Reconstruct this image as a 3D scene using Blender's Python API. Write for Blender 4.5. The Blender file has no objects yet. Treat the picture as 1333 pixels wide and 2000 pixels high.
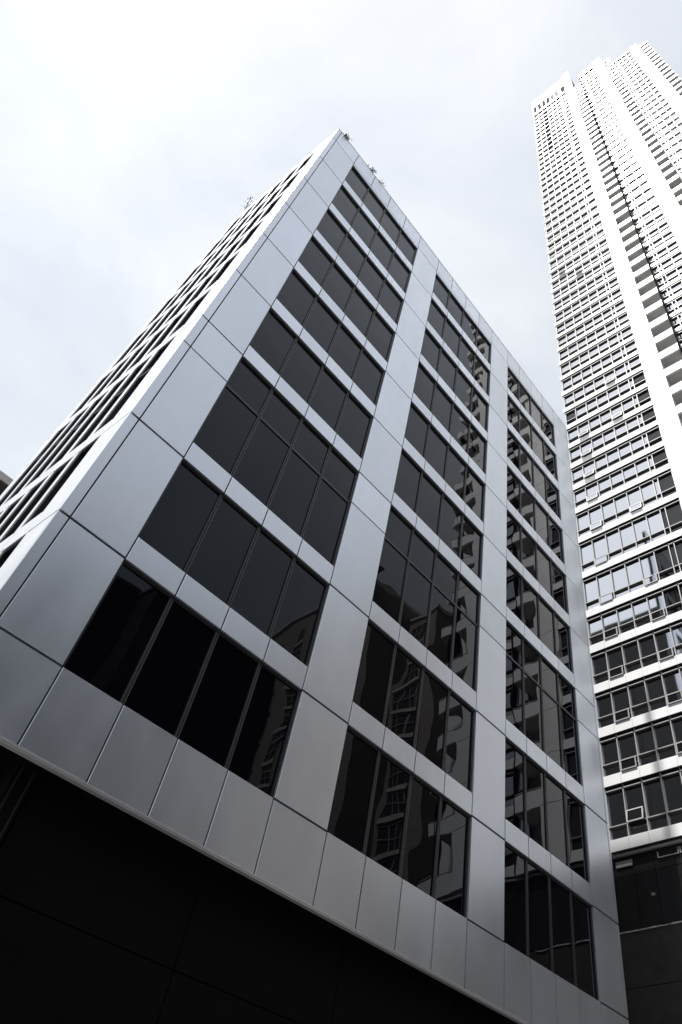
import bpy, bmesh, math, random
from mathutils import Vector, Matrix
random.seed(7)
S = bpy.context.scene
COL = S.collection

# ------------------------------------------------------------------ camera
CAM = (-2.5986, -12.8998, 1.7)
ROWS = ((0.5988889, -0.79810055, 0.06608781), (0.64375182, 0.43068947, -0.63252682), (0.47635668, 0.42135743, 0.77171382))
cd = bpy.data.cameras.new('camera')
cam = bpy.data.objects.new('camera', cd); COL.objects.link(cam)
r, dn, fw = (Vector(v) for v in ROWS)
M = Matrix((r, -dn, -fw)).transposed().to_4x4(); M.translation = Vector(CAM)
cam.matrix_world = M
cd.sensor_fit = 'VERTICAL'; cd.sensor_height = 36; cd.lens = 1427.75 * 36 / 2000
cd.shift_x = -208.93 / 2000; cd.shift_y = -37.96 / 2000
cd.clip_start = 0.05; cd.clip_end = 6000
S.camera = cam

# ------------------------------------------------------------------ light, sky, exposure
SUN = Vector((-0.290, 0.016, 0.957)).normalized()
EXPOSURE = 1.0
el = math.asin(SUN.z); az = math.atan2(SUN.x, SUN.y)
sd = bpy.data.lights.new('sun', 'SUN'); sd.energy = 5.0; sd.angle = math.radians(1.5); sd.color = (1.0, 0.98, 0.95)
so = bpy.data.objects.new('sun', sd); COL.objects.link(so)
so.rotation_euler = SUN.to_track_quat('Z', 'Y').to_euler(); so.location = (-60, 20, 120)

W = bpy.data.worlds.new('World'); S.world = W; W.use_nodes = True
nt = W.node_tree; N = nt.nodes; Lk = nt.links; N.clear()
def wn(t, **k):
    n = N.new(t)
    for a, b in k.items(): setattr(n, a, b)
    return n
sky = wn('ShaderNodeTexSky', sky_type='NISHITA', sun_disc=False, sun_elevation=el, sun_rotation=az, air_density=1.0, dust_density=2.0)
tc = wn('ShaderNodeTexCoord')
mp = wn('ShaderNodeMapping'); mp.inputs['Scale'].default_value = (1.0, 1.0, 1.7); mp.inputs['Location'].default_value = (3.1, 0.4, 1.7)
no = wn('ShaderNodeTexNoise'); no.inputs['Scale'].default_value = 2.6; no.inputs['Detail'].default_value = 7; no.inputs['Roughness'].default_value = 0.55
no.inputs['Distortion'].default_value = 0.35
cr = wn('ShaderNodeValToRGB')
cr.color_ramp.elements[0].position = 0.34; cr.color_ramp.elements[0].color = (0.79, 0.83, 0.89, 1)
cr.color_ramp.elements[1].position = 0.60; cr.color_ramp.elements[1].color = (0.955, 0.98, 1.0, 1)
dot = wn('ShaderNodeVectorMath', operation='DOT_PRODUCT'); dot.inputs[1].default_value = Vector((-0.2, 0.45, 0.86)).normalized()   # the cloud is thinnest and brightest on this side
mr = wn('ShaderNodeMapRange'); mr.inputs['From Min'].default_value = -0.2; mr.inputs['From Max'].default_value = 1.0
mr.inputs['To Min'].default_value = 0.0; mr.inputs['To Max'].default_value = 1.0; mr.clamp = True
pw = wn('ShaderNodeMath', operation='POWER'); pw.inputs[1].default_value = 1.45
ma = wn('ShaderNodeMath', operation='MULTIPLY_ADD'); ma.inputs[1].default_value = 2.4; ma.inputs[2].default_value = 3.1
mul = wn('ShaderNodeMix', data_type='RGBA', blend_type='MULTIPLY'); mul.inputs['Factor'].default_value = 1.0
mix = wn('ShaderNodeMix', data_type='RGBA'); mix.inputs['Factor'].default_value = 0.86
bg = wn('ShaderNodeBackground'); bg.inputs['Strength'].default_value = 0.1
ow = wn('ShaderNodeOutputWorld')
Lk.new(tc.outputs['Generated'], mp.inputs['Vector']); Lk.new(mp.outputs['Vector'], no.inputs['Vector'])
Lk.new(no.outputs['Fac'], cr.inputs['Fac'])
Lk.new(tc.outputs['Generated'], dot.inputs[0]); Lk.new(dot.outputs['Value'], mr.inputs['Value'])
Lk.new(cr.outputs['Color'], mul.inputs['A']); Lk.new(mr.outputs['Result'], pw.inputs[0]); Lk.new(pw.outputs[0], ma.inputs[0]); Lk.new(ma.outputs[0], mul.inputs['B'])
Lk.new(sky.outputs['Color'], mix.inputs['A']); Lk.new(mul.outputs['Result'], mix.inputs['B'])
Lk.new(mix.outputs['Result'], bg.inputs['Color']); Lk.new(bg.outputs['Background'], ow.inputs['Surface'])

S.view_settings.view_transform = 'Standard'
try: S.view_settings.look = 'None'
except Exception: pass
S.view_settings.exposure = EXPOSURE; S.view_settings.gamma = 1.0
S.cycles.max_bounces = 8; S.cycles.glossy_bounces = 5; S.cycles.diffuse_bounces = 3
S.cycles.sample_clamp_indirect = 6.0

# ------------------------------------------------------------------ materials
def mat(name, col, rough=0.5, metal=0.0, ior=1.5, spec=0.5, tint=0.0, stain=None, stain_scale=(1, 1, 1), bump=None, tone=0.0, stint=None):
    """stain=(amount, scale): soft noise wear; bump=(scale, distance, detail); tone: per piece variation from the face attribute"""
    m = bpy.data.materials.new(name); m.use_nodes = True
    t = m.node_tree; b = t.nodes['Principled BSDF']
    b.inputs['Roughness'].default_value = rough; b.inputs['Metallic'].default_value = metal
    b.inputs['IOR'].default_value = ior; b.inputs['Specular IOR Level'].default_value = spec
    b.inputs['Base Color'].default_value = (*col, 1)
    if stint: b.inputs['Specular Tint'].default_value = (*stint, 1)
    co = t.nodes.new('ShaderNodeTexCoord')
    cur = None
    if stain:
        mpn = t.nodes.new('ShaderNodeMapping'); mpn.inputs['Scale'].default_value = stain_scale
        t.links.new(co.outputs['Object'], mpn.inputs['Vector'])
        n = t.nodes.new('ShaderNodeTexNoise'); n.inputs['Scale'].default_value = stain[1]; n.inputs['Detail'].default_value = 6; n.inputs['Roughness'].default_value = 0.6
        t.links.new(mpn.outputs['Vector'], n.inputs['Vector'])
        rr = t.nodes.new('ShaderNodeMapRange'); rr.inputs['From Min'].default_value = 0.3; rr.inputs['From Max'].default_value = 0.7
        rr.inputs['To Min'].default_value = 1 - stain[0]; rr.inputs['To Max'].default_value = 1 + stain[0]
        t.links.new(n.outputs['Fac'], rr.inputs['Value'])
        mx = t.nodes.new('ShaderNodeMix'); mx.data_type = 'RGBA'; mx.blend_type = 'MULTIPLY'; mx.inputs['Factor'].default_value = 1
        mx.inputs['A'].default_value = (*col, 1); t.links.new(rr.outputs['Result'], mx.inputs['B'])
        cur = mx.outputs['Result']
        rr2 = t.nodes.new('ShaderNodeMapRange'); rr2.inputs['From Min'].default_value = 0.3; rr2.inputs['From Max'].default_value = 0.7
        rr2.inputs['To Min'].default_value = rough * 0.88; rr2.inputs['To Max'].default_value = min(1, rough * 1.12)
        t.links.new(n.outputs['Fac'], rr2.inputs['Value']); t.links.new(rr2.outputs['Result'], b.inputs['Roughness'])
    if tone:
        a = t.nodes.new('ShaderNodeAttribute'); a.attribute_name = 'tone'
        rr = t.nodes.new('ShaderNodeMapRange'); rr.inputs['To Min'].default_value = 1 - tone; rr.inputs['To Max'].default_value = 1 + tone
        t.links.new(a.outputs['Fac'], rr.inputs['Value'])
        mx = t.nodes.new('ShaderNodeMix'); mx.data_type = 'RGBA'; mx.blend_type = 'MULTIPLY'; mx.inputs['Factor'].default_value = 1
        mx.inputs['A'].default_value = (*col, 1)
        if cur: t.links.new(cur, mx.inputs['A'])
        t.links.new(rr.outputs['Result'], mx.inputs['B']); cur = mx.outputs['Result']
    if cur: t.links.new(cur, b.inputs['Base Color'])
    if bump:
        n = t.nodes.new('ShaderNodeTexNoise'); n.inputs['Scale'].default_value = bump[0]; n.inputs['Detail'].default_value = bump[2] if len(bump) > 2 else 2
        n.inputs['Roughness'].default_value = 0.45
        t.links.new(co.outputs['Object'], n.inputs['Vector'])
        bp = t.nodes.new('ShaderNodeBump'); bp.inputs['Strength'].default_value = 1.0; bp.inputs['Distance'].default_value = bump[1]
        t.links.new(n.outputs['Fac'], bp.inputs['Height']); t.links.new(bp.outputs['Normal'], b.inputs['Normal'])
    return m

MT = dict(
    panel=mat('brushed_aluminium_panel', (0.785, 0.83, 0.90), 0.325, 0.80, stain=(0.05, 0.9), stain_scale=(1, 1, 0.45), tone=0.055),
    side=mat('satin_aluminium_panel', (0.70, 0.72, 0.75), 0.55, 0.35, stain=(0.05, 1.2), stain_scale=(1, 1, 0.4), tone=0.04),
    joint=mat('black_joint', (0.012, 0.012, 0.014), 0.7),
    trim=mat('pale_metal_trim', (0.78, 0.77, 0.78), 0.25, 0.35),
    frame=mat('dark_window_frame', (0.035, 0.034, 0.037), 0.4, 0.4),
    mullion=mat('dark_grey_mullion', (0.075, 0.073, 0.08), 0.45, 0.3),
    glass=mat('dark_tinted_glass', (0.003, 0.003, 0.005), 0.0, 0.0, ior=1.42, spec=0.36, bump=(0.42, 0.021, 1), stint=(0.78, 0.87, 1.0)),
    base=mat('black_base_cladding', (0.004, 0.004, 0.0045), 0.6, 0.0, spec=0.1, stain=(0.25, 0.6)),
    white=mat('white_painted_panel', (0.82, 0.815, 0.81), 0.38, 0.0, stain=(0.03, 0.6), tone=0.02),
    tframe=mat('pale_grey_frame', (0.34, 0.335, 0.335), 0.5, 0.2),
    tglass=mat('reflective_grey_glass', (0.76, 0.765, 0.785), 0.05, 1.0, bump=(0.45, 0.008, 1), stint=(0.45, 0.45, 0.47)),
    louvre=mat('grey_louvre', (0.13, 0.13, 0.135), 0.9, spec=0.0),
    matt=mat('matt_black_recess_and_shade', (0.03, 0.03, 0.031), 0.95, spec=0.0),  # reveals and infill; also painted shade under the tower bands and transoms
    dglass=mat('clear_dark_glass', (0.01, 0.011, 0.012), 0.02, 0.0, ior=1.6, bump=(0.45, 0.008, 1)),
    soffit=mat('concrete_soffit', (0.5, 0.49, 0.48), 0.8, stain=(0.1, 0.8)),
    dark=mat('dark_podium_panel', (0.016, 0.016, 0.017), 0.45, spec=0.3, stain=(0.2, 0.9), stain_scale=(1, 1, 0.3)),
    concrete=mat('stained_dark_concrete', (0.035, 0.033, 0.032), 0.85, stain=(0.45, 0.9), bump=(6, 0.01, 6)),
    mortar=mat('pale_mortar', (0.5, 0.49, 0.47), 0.9, stain=(0.5, 3)),
    brick=None,
    stone=mat('pale_stone', (0.5, 0.48, 0.45), 0.8, stain=(0.15, 1.0)),
    black=mat('dark_facade', (0.022, 0.022, 0.024), 0.7, stain=(0.3, 0.3)),
    beige=mat('beige_render', (0.62, 0.59, 0.55), 0.85, stain=(0.12, 1.2)),
    brown=mat('brown_metal', (0.10, 0.085, 0.07), 0.7),  # one even brown for roof underside, cornices and chimney
    asphalt=mat('grey_paving', (0.05, 0.05, 0.052), 0.85, stain=(0.25, 0.35)),
    leaf=mat('dry_green_leaf', (0.05, 0.06, 0.03), 0.7),
    stem=mat('brown_stem', (0.06, 0.045, 0.03), 0.8),
    paper=mat('white_paper', (0.85, 0.85, 0.85), 0.6),
)
def brick_mat():
    m = bpy.data.materials.new('brown_brick'); m.use_nodes = True; t = m.node_tree; b = t.nodes['Principled BSDF']
    b.inputs['Roughness'].default_value = 0.85
    co = t.nodes.new('ShaderNodeTexCoord')
    sp = t.nodes.new('ShaderNodeSeparateXYZ'); t.links.new(co.outputs['Object'], sp.inputs[0])
    ad = t.nodes.new('ShaderNodeMath'); ad.operation = 'ADD'; t.links.new(sp.outputs['X'], ad.inputs[0]); t.links.new(sp.outputs['Y'], ad.inputs[1])
    cb = t.nodes.new('ShaderNodeCombineXYZ'); t.links.new(ad.outputs[0], cb.inputs['X']); t.links.new(sp.outputs['Z'], cb.inputs['Y'])
    bk = t.nodes.new('ShaderNodeTexBrick'); t.links.new(cb.outputs[0], bk.inputs['Vector'])
    bk.inputs['Color1'].default_value = (0.27, 0.225, 0.195, 1); bk.inputs['Color2'].default_value = (0.22, 0.185, 0.16, 1); bk.inputs['Mortar'].default_value = (0.33, 0.31, 0.29, 1)
    bk.inputs['Scale'].default_value = 1.0; bk.inputs['Brick Width'].default_value = 0.6; bk.inputs['Row Height'].default_value = 0.3; bk.inputs['Mortar Size'].default_value = 0.02
    t.links.new(bk.outputs['Color'], b.inputs['Base Color']); return m
MT['brick'] = brick_mat()

# ------------------------------------------------------------------ mesh helpers
IDENT = lambda u, v, w: Vector((u, v, w))
class MB:
    """collects boxes given in a local (u, z, depth) or world frame, one material per mesh (or several by slot)"""
    def __init__(self, fr=IDENT):
        self.v = []; self.f = []; self.t = []; self.mi = []; self.fr = fr; self.ms = []
    def slot(self, m):
        if m not in self.ms: self.ms.append(m)
        return self.ms.index(m)
    def hexa(self, pts, m, tone=None):
        i = len(self.v); self.v += pts; s = self.slot(m)
        tone = random.random() if tone is None else tone
        c = sum(pts, Vector()) / 8
        for q in ((0, 1, 2, 3), (4, 5, 6, 7), (0, 1, 5, 4), (1, 2, 6, 5), (2, 3, 7, 6), (3, 0, 4, 7)):
            a, b_, d_ = pts[q[0]], pts[q[1]], pts[q[2]]
            n = (b_ - a).cross(d_ - a); fc = (pts[q[0]] + pts[q[1]] + pts[q[2]] + pts[q[3]]) / 4
            if n.dot(fc - c) < 0: q = tuple(reversed(q))
            self.f.append(tuple(i + k for k in q)); self.t.append(tone); self.mi.append(s)
    def box(self, a, b, m, tone=None, bev=0.0):
        (x0, y0, z0), (x1, y1, z1) = a, b
        F = self.fr
        P = [F(x0, y0, z0), F(x1, y0, z0), F(x1, y1, z0), F(x0, y1, z0), F(x0, y0, z1), F(x1, y0, z1), F(x1, y1, z1), F(x0, y1, z1)]
        self.hexa(P, m, tone)
    def panel(self, u0, u1, z0, z1, front, back, m, e=0.007):
        """cladding panel: a box whose outer face has a small chamfer; front/back are depths (outwards negative)"""
        F = self.fr; tone = random.random()
        self.box((u0, z0, front + e), (u1, z1, back), m, tone)
        i = len(self.v); s = self.slot(m)
        self.v += [F(u0, z0, front + e), F(u1, z0, front + e), F(u1, z1, front + e), F(u0, z1, front + e),
                   F(u0 + e, z0 + e, front), F(u1 - e, z0 + e, front), F(u1 - e, z1 - e, front), F(u0 + e, z1 - e, front)]
        # drop the plain outer face of the box and close with the chamfered cap
        n = len(self.f)
        keep = [k for k in range(n - 6, n) if not all(abs((self.v[j] - F(0, 0, 0)).dot(F(0, 0, 1) - F(0, 0, 0)) - (front + e)) < 1e-6 for j in self.f[k])]
        fs = [self.f[k] for k in keep]; self.f = self.f[:n - 6] + fs
        self.t = self.t[:n - 6] + [tone] * len(fs); self.mi = self.mi[:n - 6] + [s] * len(fs)
        out = F(0, 0, -1) - F(0, 0, 0)
        for q in ((4, 5, 6, 7), (0, 1, 5, 4), (1, 2, 6, 5), (2, 3, 7, 6), (3, 0, 4, 7)):
            a, b_, d_ = (self.v[i + q[k]] for k in (0, 1, 2))
            if (b_ - a).cross(d_ - a).dot(out) < 0: q = tuple(reversed(q))
            self.f.append(tuple(i + k for k in q)); self.t.append(tone); self.mi.append(s)
    def quad(self, P, m, tone=None):
        i = len(self.v); self.v += list(P); self.f.append(tuple(range(i, i + len(P))))
        self.t.append(random.random() if tone is None else tone); self.mi.append(self.slot(m))
    def tube(self, a, b, r0, r1, m, n=7):
        a = Vector(a); b = Vector(b); d = (b - a).normalized(); u = d.orthogonal().normalized(); w = d.cross(u)
        i = len(self.v); s = self.slot(m)
        for c, r_ in ((a, r0), (b, r1)):
            for k in range(n):
                th = 2 * math.pi * k / n; self.v.append(c + (u * math.cos(th) + w * math.sin(th)) * r_)
        for k in range(n):
            k2 = (k + 1) % n; self.f.append((i + k, i + k2, i + n + k2, i + n + k)); self.t.append(0.5); self.mi.append(s)
        self.f.append(tuple(i + n + k for k in range(n))); self.t.append(0.5); self.mi.append(s)
    def build(self, name, parent=None, origin=None):
        me = bpy.data.meshes.new(name)
        o_ = Vector(origin) if origin else Vector((0, 0, 0))
        me.from_pydata([tuple(p - o_) for p in self.v], [], self.f)
        for m in self.ms: me.materials.append(MT[m])
        me.polygons.foreach_set('material_index', self.mi)
        at = me.attributes.new('tone', 'FLOAT', 'FACE'); at.data.foreach_set('value', self.t)
        me.update()
        o = bpy.data.objects.new(name, me); COL.objects.link(o)
        if parent: o.parent = parent
        if origin: o.location = o_ if not parent else o_
        return o
def thing(name, label, cat, group=None):
    o = bpy.data.objects.new(name, None); COL.objects.link(o); o['label'] = label; o['category'] = cat
    if group: o['group'] = group
    return o
def tag(o, label, cat, group=None):
    o['label'] = label; o['category'] = cat
    if group: o['group'] = group
    return o

# ================================================================== ground
g = MB()
g.quad([Vector((-3000, -3000, 0)), Vector((3000, -3000, 0)), Vector((3000, 3000, 0)), Vector((-3000, 3000, 0))], 'asphalt')
o = g.build('ground'); o['kind'] = 'structure'

# ================================================================== office building
UW = 23.665; DEPTH = 8.2; SEAM = 0.27
A0, A4, B0, B4, C0, C4 = 1.692, 7.232, 8.99, 14.592, 16.375, 21.828
lin = lambda a, b, n: [a + (b - a) * k / n for k in range(n + 1)]
GA = [1.692, 3.093, 4.475, 5.860, 7.232]; GB = lin(B0, B4, 4); GC = lin(C0, C4, 4)
Z = dict(top=44.298, cap=42.62, z1=42.40, z2=39.112, z3=35.583, z4=32.103, z5=28.589, z6=25.119, z7=21.64, z8=20.007, z9=16.267, z10=12.592, z11=9.71, bot=8.077)
HEAD = [Z['z1'], Z['z2'], Z['z3'], Z['z4'], Z['z5'], Z['z6'], Z['z7'], Z['z9'], Z['z10']]
SILL = [Z['z2'] + .70, Z['z3'] + .70, Z['z4'] + .70, Z['z5'] + .70, Z['z6'] + .71, Z['z7'] + .70, Z['z9'] + .70, Z['z10'] + .70, Z['z11']]
JT = [Z['cap']] + HEAD[1:] + [Z['z11']]
TH = 0.07; GL = 0.125; G = 0.017
office = thing('office_building', 'mid-rise office building clad in grey metal panels with dark glass windows, corner towards viewer', 'building')
front = lambda u, z, d: Vector((u, d, z))
side = lambda u, z, d: Vector((d, u, z))

def cladding(fr, TH, start, groups, end, name, corner_seam, end_strip, PM='panel'):
    mb = MB(fr)
    def P(u0, u1, z0, z1, gh0=G, gh1=G): mb.panel(u0 + G, u1 - G, z0 + gh0, z1 - gh1, 0.0, TH, PM)
    # solid columns (corner, piers, end) and the mullion lines of the spandrels
    us = [0.0]
    solids = []
    first = groups[0][0]
    solids += [(0.0 - G, corner_seam), (corner_seam, first)] if corner_seam else [(start - G, first)]
    for a, b in zip(groups[:-1], groups[1:]): solids.append((a[-1], b[0]))
    if end_strip: solids += [(groups[-1][-1], end - end_strip), (end - end_strip, end + G)]
    else: solids.append((groups[-1][-1], end + G))
    cells = []
    for gr in groups: cells += list(zip(gr[:-1], gr[1:]))
    # parapet
    for a, b in solids + cells: P(a, b, Z['cap'], Z['top'] + G, 0.02)
    # narrow lintel strip above the top windows
    for gr in groups: P(gr[0], gr[-1], Z['z1'], Z['cap'], 0.0, 0.02)
    # columns
    for a, b in solids:
        for k in range(9):
            hi, lo = JT[k], JT[k + 1]
            j = 0.030 if k >= 6 else 0.022
            if k == 6:
                P(a, b, Z['z8'], hi, 0.02, j); P(a, b, lo, Z['z8'], j, 0.02)
            else: P(a, b, lo, hi, j, j)
        P(a, b, Z['bot'], Z['z11'], 0.0, 0.022)
    for a, b in cells:
        for k in range(8): P(a, b, HEAD[k + 1], SILL[k], 0.0, 0.0)
        P(a, b, Z['bot'], Z['z11'], 0.0, 0.0)
    # backing behind the open joints
    for a, b in solids: mb.box((max(a, start + .13), Z['bot'] + .03, TH + .004), (b, Z['top'] - .02, TH + .03), 'joint')
    for gr in groups:
        for k in range(8): mb.box((gr[0], HEAD[k + 1] + .01, TH + .004), (gr[-1], SILL[k] - .01, TH + .03), 'joint')
        mb.box((gr[0], Z['bot'] + .03, TH + .004), (gr[-1], Z['z11'] - .01, TH + .03), 'joint')
        mb.box((gr[0], Z['z1'] + .01, TH + .004), (gr[-1], Z['top'] - .02, TH + .03), 'joint')
    return mb.build(name, office)
cladding(front, TH, 0.0, [GA, GB, GC], UW, 'facade_panels', SEAM, 0.14)

def window(fr, gr, zb, zt, transom=None, mull=0.075, rec=GL, d0=0.075):
    fm = MB(fr)
    w = 0.05; d1 = rec + 0.05
    L, R_ = gr[0], gr[-1]
    fm.box((L, zb, d0), (L + w, zt, d1), 'frame'); fm.box((R_ - w, zb, d0), (R_, zt, d1), 'frame')
    fm.box((L + w, zb, d0 + .01), (R_ - w, zb + .045, d1), 'frame'); fm.box((L + w, zt - .07, d0 + .01), (R_ - w, zt, d1), 'frame')
    for m_ in gr[1:-1]:
        # mullion: two fins with a groove between them
        fm.box((m_ - mull / 2 - .012, zb + .045, d0 + .004), (m_ - .012, zt - .07, d1), 'mullion'); fm.box((m_ + .012, zb + .045, d0 + .004), (m_ + mull / 2 + .012, zt - .07, d1), 'mullion')
        fm.box((m_ - .012, zb + .045, d0 + .03), (m_ + .012, zt - .07, d1), 'joint')
    xs = [L + w] + list(gr[1:-1]) + [R_ - w]
    if transom:
        for i in range(len(xs) - 1):
            a = xs[i] + (mull / 2 + .012 if i else 0); b = xs[i + 1] - (mull / 2 + .012 if i < len(xs) - 2 else 0)
            fm.box((a, transom - .045, d0 + .012), (b, transom + .045, d1), 'mullion')
    wo = fm.build('window', office)
    gm = MB(fr)
    for i in range(len(gr) - 1):
        cuts = [zb, transom, zt] if transom else [zb, zt]
        for a, b in zip(cuts[:-1], cuts[1:]):
            tx = random.gauss(0, 1) * 0.0016; tz = random.gauss(0, 1) * 0.0016
            uc = (gr[i] + gr[i + 1]) / 2; zc = (a + b) / 2
            f_ = lambda u, z: rec + (u - uc) * tx + (z - zc) * tz
            q = [(gr[i] + .003, a), (gr[i + 1] - .003, a), (gr[i + 1] - .003, b), (gr[i] + .003, b)]
            pts = [fr(u, z, f_(u, z)) for u, z in q] + [fr(u, z, f_(u, z) + .012) for u, z in q]
            gm.hexa(pts, 'glass')
    gm.build('glass', wo)
for gr in (GA, GB, GC):
    for k in range(9):
        window(front, gr, SILL[k], HEAD[k], Z['z8'] if k == 6 else None)

# left side elevation: same storeys, two-pane windows
SG = [[1.20, 2.12], [2.38, 3.26], [3.52, 4.38], [4.63, 5.46], [5.70, 6.50], [6.74, 7.60]]
cladding(side, 0.035, TH + .003, SG, DEPTH, 'side_panels', 0.0, 0.0, 'side')
for gr in SG:
    for k in range(9): window(side, gr, SILL[k], HEAD[k], Z['z8'] if k == 6 else None, 0.06, 0.24, 0.040)

core = MB()
i0 = 0.27
core.box((i0, i0, Z['bot'] + .12), (12.0, DEPTH - .1, Z['top'] - .35), 'joint'); core.box((12.001, i0, Z['bot'] + .12), (UW - .02, DEPTH - .1, 36.5), 'joint')
core.box((3.0, DEPTH - .1, 6.0), (UW - .021, 15.0, 36.4), 'joint')
core.build('core', office)
# right side and rear faces of the volume
rw = MB()
for z0, z1 in zip([Z['bot']] + JT[:1:-1], JT[:1:-1] + [36.8]):
    for y0, y1 in ((0.11, 2.9), (2.9, 6.1), (6.1, 9.3), (9.3, 12.4), (12.4, 15.0)):
        rw.box((UW - .02, y0 + .012, z0 + .012), (UW + .04, y1 - .012, z1 - .012), 'black')
rw.build('end_wall', office)
rf = MB()
rf.box((0.3, .3, Z['top'] - .35), (12.0, DEPTH - .1, Z['top'] - .25), 'soffit'); rf.box((12.001, .3, 36.51), (UW - .03, 14.9, 36.6), 'soffit')
rf.box((12.001, .25, 36.9), (UW - .03, .29, Z['top'] - .02), 'joint')
rf.build('roof', office)
cp = MB()
cp.box((-.012, -.012, Z['top'] + .002), (UW + .05, .30, Z['top'] + .05), 'trim'); cp.box((-.012, .302, Z['top'] + .002), (.30, DEPTH, Z['top'] + .05), 'trim')
cp.build('coping', office)
# bottom lip of the fascia and the dark recessed base
lp = MB()
lp.box((-.02, -.018, Z['bot'] - .035), (UW + .03, .12, Z['bot'] - .004), 'trim')
lp.box((-.02, -.004, Z['bot'] - .07), (UW + .03, .12, Z['bot'] - .037), 'trim')
lp.box((-.02, .122, Z['bot'] - .09), (.12, DEPTH, Z['bot'] - .004), 'trim')
lp.build('fascia_lip', office)
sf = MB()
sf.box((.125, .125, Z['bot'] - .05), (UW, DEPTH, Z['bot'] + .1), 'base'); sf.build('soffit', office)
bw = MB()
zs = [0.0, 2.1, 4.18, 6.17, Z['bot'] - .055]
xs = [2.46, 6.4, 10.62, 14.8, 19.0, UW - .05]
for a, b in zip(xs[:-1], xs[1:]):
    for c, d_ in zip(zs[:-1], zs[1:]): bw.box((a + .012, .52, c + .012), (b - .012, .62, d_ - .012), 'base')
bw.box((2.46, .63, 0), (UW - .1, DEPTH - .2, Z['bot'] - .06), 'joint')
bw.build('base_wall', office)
pl = MB()
pl.box((2.03, .42, 0), (2.40, .86, Z['bot'] - .055), 'base'); pl.box((2.08, .40, 0), (2.12, .419, Z['bot'] - .055), 'frame'); pl.box((2.31, .40, 0), (2.35, .419, Z['bot'] - .055), 'frame')
pl.build('corner_pillar', office)
bk = MB(); bk.box((.5, 4.0, 0), (2.45, 4.2, Z['bot'] - .055), 'dark')
for z in (2.0, 4.1, 6.2): bk.box((.5, 3.97, z), (2.45, 3.999, z + .05), 'frame')
bk.build('recess_wall', office)

# ================================================================== residential tower
# three wings, each a little farther back than the one before: k = size of the storey module in each wing
WING = [0.885, 0.922, 1.20]
WK = [WING[0]]
def use(bi): WK[0] = WING[bi]
TX0 = 36.14
TX = lambda: CAM[0] + WK[0] * TX0
TY = lambda y: CAM[1] + WK[0] * (1.03592 * y + 0.19369 - CAM[1])
TZ = lambda z: CAM[2] + WK[0] * (1.0016 * z + 1.21845 + 1.00995 * (z / 100) ** 2 - CAM[2])
tower = thing('residential_tower', 'very tall white residential tower with ribbon windows and stacked balconies behind the office building', 'tower')
FL = [18.87, 22.52, 25.67, 28.82, 31.98, 35.1, 38.89, 42.7, 46.19, 49.19, 52.2, 55.2, 58.25, 61.27, 64.3, 67.33, 70.45, 73.5, 76.55, 79.6, 82.65, 85.7, 88.7, 91.75, 94.8, 98.45]
while FL[-1] < 181: FL.append(FL[-1] + 3.09)
BAYS = [dict(y=(4.5, -3.72), br=[4.5, 3.4, 2.27, 1.17, .07, -1.04, -2.13, -2.52, -3.72], pier=(-3.72, -5.37), balc=(-5.37, -7.3), top=195.9, ptop=198.6, wmax=180),
        dict(y=(-7.3, -10.85), br=[-7.3, -8.05, -8.4, -9.62, -10.85], pier=(-10.85, -12.65), balc=(-12.65, -14.2), top=188.2, ptop=189.6, wmax=186),
        dict(y=(-14.2, -18.15), br=[-14.2, -14.9, -15.25, -16.2, -17.2, -18.15], pier=(-18.15, -19.8), balc=(-19.8, -21.45), top=176.5, ptop=177.5, wmax=173)]
BAND = 0.63
wall = MB(); jn = MB()
def tb(y0, y1, z0, z1, x0, x1, m, mbx=None):
    a, b = sorted((TY(y0), TY(y1))); (mbx or wall).box((TX() + x0, a, max(0.0, TZ(z0))), (TX() + x1, b, TZ(z1)), m)
win_list = []; balc_list = []
for bi, B in enumerate(BAYS):
    use(bi); y0, y1 = B['y']
    fl = [z for z in FL if z < B['wmax']]
    lead = 0.11 if bi == 0 else 0.0
    for k, z in enumerate(fl):
        nxt = fl[k + 1] if k + 1 < len(fl) else z + 3.09
        cells = list(zip(B['br'][:-1], B['br'][1:]))
        for ci, (a, b) in enumerate(cells):
            tb((a + lead) if ci == 0 else a - .006, b + .006, z, z + BAND, -.09, .25, 'white')
            tb(a, b, z - .045, z - .004, -.085, .02, 'matt')  # dark strip: shade on the band's underside put in as colour
        if k == len(fl) - 1 and bi > 0: pass
        win_list.append((bi, k, z + BAND, nxt))
        balc_list.append((bi, k, z, nxt))
    last = fl[-1] + 3.09
    # crown above the last windows
    if bi == 0:
        tb(y0 + lead, y1, last, last + .6, -.15, .25, 'white')
        tb(y0 + lead, y1, 189.9, B['top'], -.15, .25, 'white')
        jn_y = 189.2
    else:
        tb(y0, y1, last, B['top'], -.15, .25, 'white')
    # blank pier in storey-high panels
    p0, p1 = B['pier']
    pj = [11] + FL + [z for z in (184.3, 187.4, 190.5, 193.6) if z < B['ptop'] - 1]
    pj = [z for z in pj if z < B['ptop'] - .8]; pj.append(B['ptop'])
    for a, b in zip(pj[:-1], pj[1:]):
        if a > 18: tb(p0 - .003, p1, a + .02, b - .02, -.17, .5, 'white')
    tb(p0 - .02, p1 + .02, 19.0, B['ptop'] - .05, -.13, .45, 'joint', jn)
    # volume behind
    tb(y0 if bi else 4.42, p1, 10, B['top'] - .6, .5, 22, 'soffit')
    q0, q1 = B['balc']
    if bi < 2: tb(q0, q1 - .3, 10, BAYS[bi + 1]['top'] - .6, 1.75, 22, 'soffit')
# closing ends: the recess flanks and corner post
use(0); tb(4.5, 4.42, 19, 190, .12, 22, 'white')
wall.build('wall', tower); jn.build('joint_backing', tower)

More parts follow.
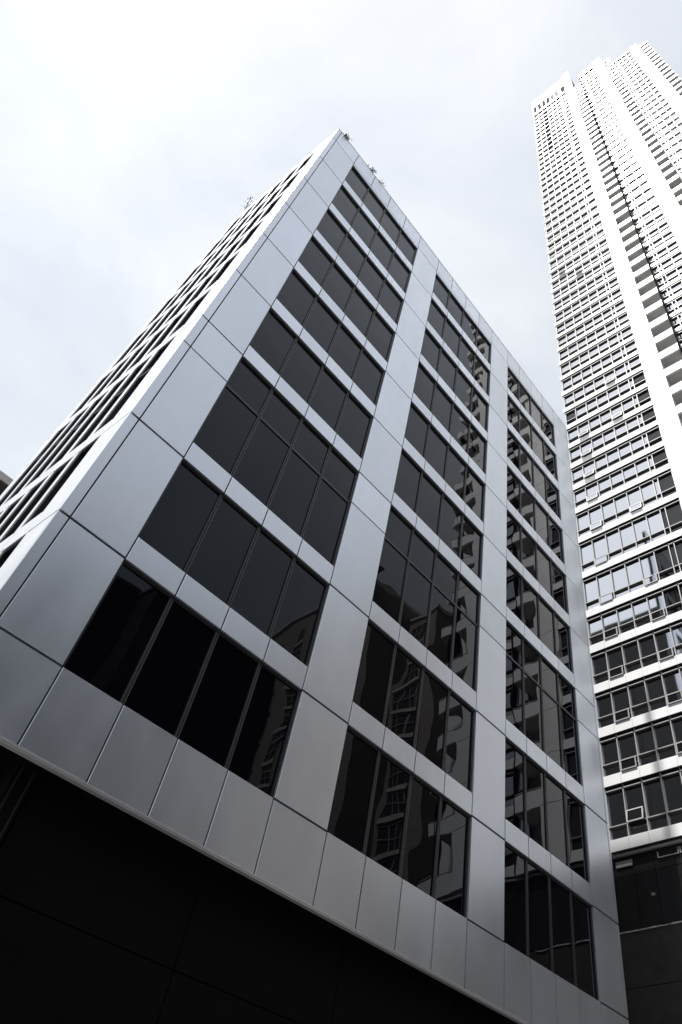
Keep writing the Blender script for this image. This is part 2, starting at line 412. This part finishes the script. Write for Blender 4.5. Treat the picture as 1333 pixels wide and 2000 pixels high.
def twin(mbf, mbg, bi, k, z0, z1):
    use(bi); B = BAYS[bi]; br = B['br']; y0, y1 = br[0], br[-1]
    tr = z1 - .27; lo = z0 + .72
    for i, yb in enumerate(br):
        wd = .032
        ya = yb - (0.05 if i == 0 else 0) + (0.05 if i == len(br) - 1 else 0)
        tb(ya + wd, ya - wd, z0, z1 - .05, -.015, .16, 'tframe', mbf)
    for i in range(len(br) - 1):
        a = br[i] - .05; b = br[i + 1] + .05
        for zz in (tr, lo):
            tb(a, b, zz - .02, zz + .04, -.04, .16, 'tframe', mbf); tb(a, b, zz - .09, zz - .021, -.03, .16, 'matt', mbf)  # lower strip is the transom's underside shade, given as dark colour
        tb(a, b, z1 - .08, z1 - .002, .02, .16, 'matt', mbf)  # painted shade line at the window head, below the band
        gm = 'tglass'
        if bi == 0 and i == 2 and 147 < z0 < 179: gm = 'dglass'
        if bi == 0 and i == 7 and z0 < 60: gm = 'dglass'
        if bi == 0 and i == 6 and z0 < 40: gm = 'dglass'
        if bi == 0 and i == 2 and 147 < z0 < 179: tb(a, b, z0 - .25, z1 - .5, -.12, .06, 'matt', mbf)
        rnd = random.random()
        if rnd < .012: gm = 'dglass'
        for c, e in ((z0, lo), (lo, tr), (tr, z1)):
            ty = random.gauss(0, .002); tz = random.gauss(0, .002)
            ya, yb_ = TY(br[i]), TY(br[i + 1]); ym = (ya + yb_) / 2; za, zb_ = TZ(c), TZ(e); zm = (za + zb_) / 2
            X = lambda y, z: TX() + .10 + (y - ym) * ty + (z - zm) * tz
            q = [(ya, za), (yb_, za), (yb_, zb_), (ya, zb_)]
            mbg.hexa([Vector((X(y, z), y, z)) for y, z in q] + [Vector((X(y, z) + .02, y, z)) for y, z in q], gm)
# the window ribbons that show largest are parts, the rest one part
order = sorted(win_list, key=lambda w: (0 if w[0] == 0 else (1 if w[2] > 62 else 2), w[2]))
own, rest = order[:99], order[99:]
for bi, k, z0, z1 in own:
    f_, g_ = MB(), MB(); twin(f_, g_, bi, k, z0, z1)
    fo = f_.build('window', tower); g_.build('glass', fo)
f_ = MB(); 
for bi, k, z0, z1 in rest: twin(f_, f_, bi, k, z0, z1)
o = f_.build('window', tower); o['kind'] = 'stuff'
# tall penthouse windows under the crown of the first bay
ph = MB(); pg = MB(); use(0)
L = FL[-1] if FL[-1] < 180 else FL[-2]
pz0, pz1 = L + 3.09 + .6, 189.9
br = BAYS[0]['br']
for i in range(len(br) - 1):
    tb(br[i] - .12, br[i + 1] + .12, pz0 + .9, pz1 - .5, -.09, -.06, 'tglass' if i in (4, 5) else 'louvre', pg)
    tb(br[i] - .12, br[i + 1] + .12, pz0, pz0 + .55, -.09, -.06, 'louvre', pg)
    tb(br[i] + .12, br[i] - .12, pz0, pz1, -.11, .2, 'white', ph)
    tb(br[i] - .12, br[i + 1] + .12, pz0 + .55, pz0 + .9, -.10, .2, 'white', ph); tb(br[i] - .12, br[i + 1] + .12, pz1 - .5, pz1, -.10, .2, 'white', ph)
o = ph.build('penthouse_window', tower); pg.build('glass', o)

def balcony(bi, k, z0, z1, slab, rail):
    use(bi); q0, q1 = BAYS[bi]['balc']
    tb(q0 - .004, q1 + .10, z0, z0 + 1.0, -.13, .05, 'white', slab)
    tb(q0 - .004, q1 + .10, z0 - .01, z0 + .19, .052, 1.74, 'soffit', slab)
    if bi == 2:
        tb(q1 + .10, q1, z0, z0 + 1.0, -.06, 1.6, 'white', slab)
    # handrail on the parapet and its end post
    tb(q0 - .1, q1 + .14, z0 + 1.12, z0 + 1.17, -.09, -.04, 'tframe', rail)
    for f in (.15, .5, .85):
        y = q0 + (q1 - q0) * f; tb(y + .02, y - .02, z0 + 1.0, z0 + 1.12, -.08, -.05, 'tframe', rail)
    tb(q1 + .14, q1 + .04, z0 + 1.0, z0 + 1.3, -.05, .05, 'frame', rail)
bo = sorted(balc_list, key=lambda b: (0 if (b[0] == 0 and b[2] > 50) or (b[0] == 1 and b[2] > 100) or (b[0] == 2 and b[2] > 128) else 1, b[2]))
for j, (bi, k, z0, z1) in enumerate(bo[:99]):
    a, b = MB(), MB(); balcony(bi, k, z0, z1, a, b); o = a.build('balcony', tower); b.build('railing', o)
a = MB()
for bi, k, z0, z1 in bo[99:]: balcony(bi, k, z0, z1, a, a)
o = a.build('balcony', tower); o['kind'] = 'stuff'
# dark reveals at the foot of every bay beside the balconies
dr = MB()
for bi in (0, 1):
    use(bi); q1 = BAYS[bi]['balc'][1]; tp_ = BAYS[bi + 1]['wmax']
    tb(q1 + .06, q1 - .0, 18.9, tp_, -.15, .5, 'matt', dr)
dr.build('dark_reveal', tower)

# small awning sashes in the lower transom, some pushed open
def awning(y0, y1, z0, z1, deg):
    m_ = MB(); A = math.radians(deg)
    ya, yb = sorted((TY(y0), TY(y1))); za, zb = TZ(z0), TZ(z1); h = zb - za
    def fr(y, t, n):   # t down from the hinge, n outwards
        return Vector((TX() - .09 - t * math.sin(A) - n * math.cos(A), y, zb - t * math.cos(A) + n * math.sin(A)))
    m_.fr = fr
    for (a, b, c, d_) in ((ya, yb, 0, .06), (ya, yb, h - .06, h), (ya, ya + .06, .06, h - .06), (yb - .06, yb, .06, h - .06)): m_.box((a, c, 0), (b, d_, .05), 'tframe')
    m_.box((ya + .06, .06, .02), (yb - .06, h - .06, .03), 'tglass' if z0 > 34 else 'dglass')
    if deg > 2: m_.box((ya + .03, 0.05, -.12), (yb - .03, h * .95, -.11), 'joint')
    m_.build('awning_sash', tower)
use(0); br = BAYS[0]['br']
for k, (pane, deg) in [(0, (1, 10)), (1, (1, 0)), (1, (4, 0)), (2, (1, 0)), (2, (4, 0)), (3, (1, 0)), (3, (4, 0)), (4, (1, 0)), (4, (4, 0)), (5, (1, 0)), (5, (4, 0)),
                       (6, (1, 0)), (7, (1, 6)), (7, (4, 5)), (8, (1, 5)), (9, (1, 14)), (10, (1, 14)), (11, (1, 14)), (11, (4, 12)), (13, (4, 12)), (22, (3, 14)), (23, (1, 14))]:
    z = FL[k] + BAND
    awning(br[pane] - .09, br[pane + 1] + .09, z + (.62 if k == 0 else .03), z + (1.35 if k == 0 else .68), deg)

# podium under the tower
pd = MB()
ys = [12, 9, 6.6, 5.5, 4.45, 3.4, 2.3, 1.2, .1, -1.1, -3.7, -7.3, -11, -15, -21.4]
for a, b in zip(ys[:-1], ys[1:]):
    tb(a - .012, b + .012, 15.1, 17.62, .12, .4, 'dark', pd); tb(a - .012, b + .012, 17.65, 18.75, .12, .4, 'dark', pd)
tb(12, -21.4, 14.9, 18.8, .41, 22, 'joint', pd)
pd.build('podium_wall', tower)
cb = MB()
tb(12, -21.5, 12.66, 14.98, .02, 22, 'concrete', cb); tb(12, -21.5, -2.2, 12.63, .02, 22, 'concrete', cb)
cb.build('podium_base', tower)
le = MB()
yy = 4.6
while yy > -6:
    st = random.uniform(.25, .7); tb(yy, yy - st, 14.985, 15.02 + random.uniform(0, .035), random.uniform(-.03, .0), .10, 'mortar', le); yy -= st
le.build('mortar_ledge', tower)
cn = MB(); tb(4.55, -21.4, 18.62, 18.74, -.02, .3, 'tframe', cn); cn.build('drip_rail', tower)
vt = MB()
for a, b in ((2.05, .92), (.86, -.3)):
    tb(a, b, 18.13, 18.17, .06, .119, 'tframe', vt); tb(a, a - .05, 18.17, 18.45, .06, .119, 'tframe', vt); tb(b + .05, b, 18.17, 18.45, .06, .119, 'tframe', vt)
vt.build('vent_frame', tower)
br_ = MB(); tb(.55, -1.2, 17.52, 17.60, -.05, .119, 'tframe', br_); tb(.50, .42, 16.0, 17.52, .06, .119, 'tframe', br_); br_.build('wall_bracket', tower)
lm_ = MB(); tb(2.62, 2.46, 16.42, 16.54, .0, .119, 'tframe', lm_); lm_.build('wall_lamp', tower)
sg = MB(); tb(4.35, 3.44, 18.1, 18.4, .07, .119, 'tframe', sg); sg.build('vent_panel', tower)

# ================================================================== building peeping out at the left edge
lb = thing('apartment_block', 'beige building with a deep flat roof overhang at the left edge', 'building')
m_ = MB(); X1 = 2.85 + 6
m_.box((-16, 31.2, 0), (X1, 46, 36.9), 'beige'); m_.build('wall', lb)
m_ = MB(); m_.box((-16.5, 30.0, 37.05), (X1 + .5, 46.5, 37.6), 'beige'); m_.box((-16.4, 30.1, 36.95), (X1 + .4, 46.4, 37.045), 'brown'); m_.build('roof', lb)
for i in range(8):
    x = -15 + i * 3.0
    for z in (33.6, 30.2):
        m_ = MB(); m_.box((x, 31.13, z), (x + 1.9, 31.19, z + 2.3), 'tframe'); w_ = m_.build('window', lb)
        m_ = MB(); m_.box((x + .08, 31.10, z + .08), (x + .9, 31.128, z + 2.2), 'tglass'); m_.box((x + 1.0, 31.10, z + .08), (x + 1.82, 31.128, z + 2.2), 'tglass'); m_.build('glass', w_)

# ================================================================== the other side of the street, seen mirrored in the glass
bb = thing('brick_building', 'brown brick block with stacked windows, mirrored in the dark lower glass', 'building')
m_ = MB()
m_.box((45.7, -60, 0), (75, -40, 69), 'brick'); m_.box((51.96, -40, 0), (75, -35, 66.3), 'brick'); m_.build('wall', bb)
m_ = MB(); m_.box((45.5, -60.2, 69), (75, -39.8, 69.5), 'stone'); m_.box((51.8, -39.79, 66.3), (75, -34.8, 66.7), 'stone'); m_.build('cornice', bb)
m_ = MB(); m_.tube((46.3, -40.6, 69.5), (46.3, -40.6, 71.6), .35, .35, 'brown'); m_.box((45.8, -41.1, 71.6), (46.8, -40.1, 71.9), 'brown'); m_.build('chimney', bb)
def bwin(x, y0, y1, z0, z1, cols=3, rows=2):
    a = MB()
    a.box((x - .06, y0, z0), (x - .004, y1, z1), 'joint')
    for i in range(cols + 1):
        y = y0 + (y1 - y0) * i / cols; a.box((x - .10, y - .05, z0), (x - .062, y + .05, z1), 'tframe')
    for i in range(rows + 1):
        z = z0 + (z1 - z0) * i / rows; a.box((x - .12, y0, z - .05), (x - .101, y1, z + .05), 'tframe')
    w_ = a.build('window', bb)
    b = MB(); b.box((x - .22, y0 - .15, z0 - .5), (x - .005, y1 + .15, z0 - .05), 'stone'); b.build('sill', w_)
for k in range(11):
    z = 62.2 - k * 3.4
    bwin(51.96, -39.3, -36.7, z, z + 2.6)
    for y in (-57.5, -53.5, -49.5, -45.5): bwin(45.7, y, y + 1.7, z + 1.5, z + 3.4, 2, 2)
db = thing('dark_office_block', 'long dark block opposite, its shaded face mirrored in the lowest office windows', 'building')
m_ = MB(); m_.box((-34, -60, 0), (15.7, -35, 39.9), 'black'); m_.box((15.701, -60, 0), (29.2, -32.4, 39.6), 'black'); m_.build('wall', db)
m_ = MB(); m_.box((-34.1, -60, 39.9), (15.69, -34.85, 40.3), 'brown'); m_.box((15.6, -60, 39.601), (29.3, -32.2, 39.88), 'brown'); m_.build('cornice', db)
for i in range(9):
    for k in range(7):
        x = -31 + i * 5.0; z = 5 + k * 4.6
        m_ = MB(); m_.box((x, -34.99, z), (x + 3.4, -34.93, z + 2.6), 'frame'); w_ = m_.build('window', db)
        m_ = MB(); m_.box((x + .1, -34.925, z + .1), (x + 3.3, -34.90, z + 2.5), 'dglass'); m_.build('glass', w_)

# ================================================================== weeds on the roof edge, paper in a window
def weed(x, y, z, h, n, label, seed):
    rnd = random.Random(seed)
    t_ = thing('roof_plant', label, 'plant', 'plants growing on the roof edge'); t_.location = (x, y, z)
    s_, l_ = MB(), MB()
    for i in range(n):
        a = Vector((rnd.uniform(-.15, .15), rnd.uniform(-.15, .15), 0)); hh = h * rnd.uniform(.6, 1)
        lean = Vector((rnd.uniform(-.35, .35), rnd.uniform(-.35, .35), 1)) * hh
        mid = a + lean * .5 + Vector((rnd.uniform(-.05, .05), rnd.uniform(-.05, .05), 0))
        s_.tube(a, mid, .018, .014, 'stem', 5); s_.tube(mid, a + lean, .014, .006, 'stem', 5)
        for j in range(26):
            p = a + lean * rnd.uniform(.35, 1.05) + Vector((rnd.gauss(0, .07), rnd.gauss(0, .07), rnd.gauss(0, .04)))
            d1 = Vector((rnd.gauss(0, 1), rnd.gauss(0, 1), rnd.gauss(0, .6))).normalized() * rnd.uniform(.06, .13); d2 = d1.orthogonal().normalized() * rnd.uniform(.03, .05)
            l_.quad([p, p + d1 * .5 + d2, p + d1, p + d1 * .5 - d2], 'leaf')
    s_.build('stem', t_); l_.build('foliage', t_)
zt = Z['top'] + .05
weed(2.66, .12, zt, .55, 8, 'bushiest weed on the roof edge above the topmost front windows', 1)
weed(3.62, .12, zt, .33, 5, 'small thin weed on the roof edge, right of the bushiest one', 2)
weed(.62, .12, zt, .16, 5, 'tiny weed on the roof edge beside the building corner', 3)
weed(.12, 7.6, zt, 1.4, 5, 'tall sprigs sticking up from the left side of the roof', 4)
pp = MB(); pp.box((17.70, .155, 17.30), (17.80, .16, 17.52), 'paper')
tag(pp.build('paper_notice'), 'small white paper notice stuck on the tall dark window in the right bay', 'notice')
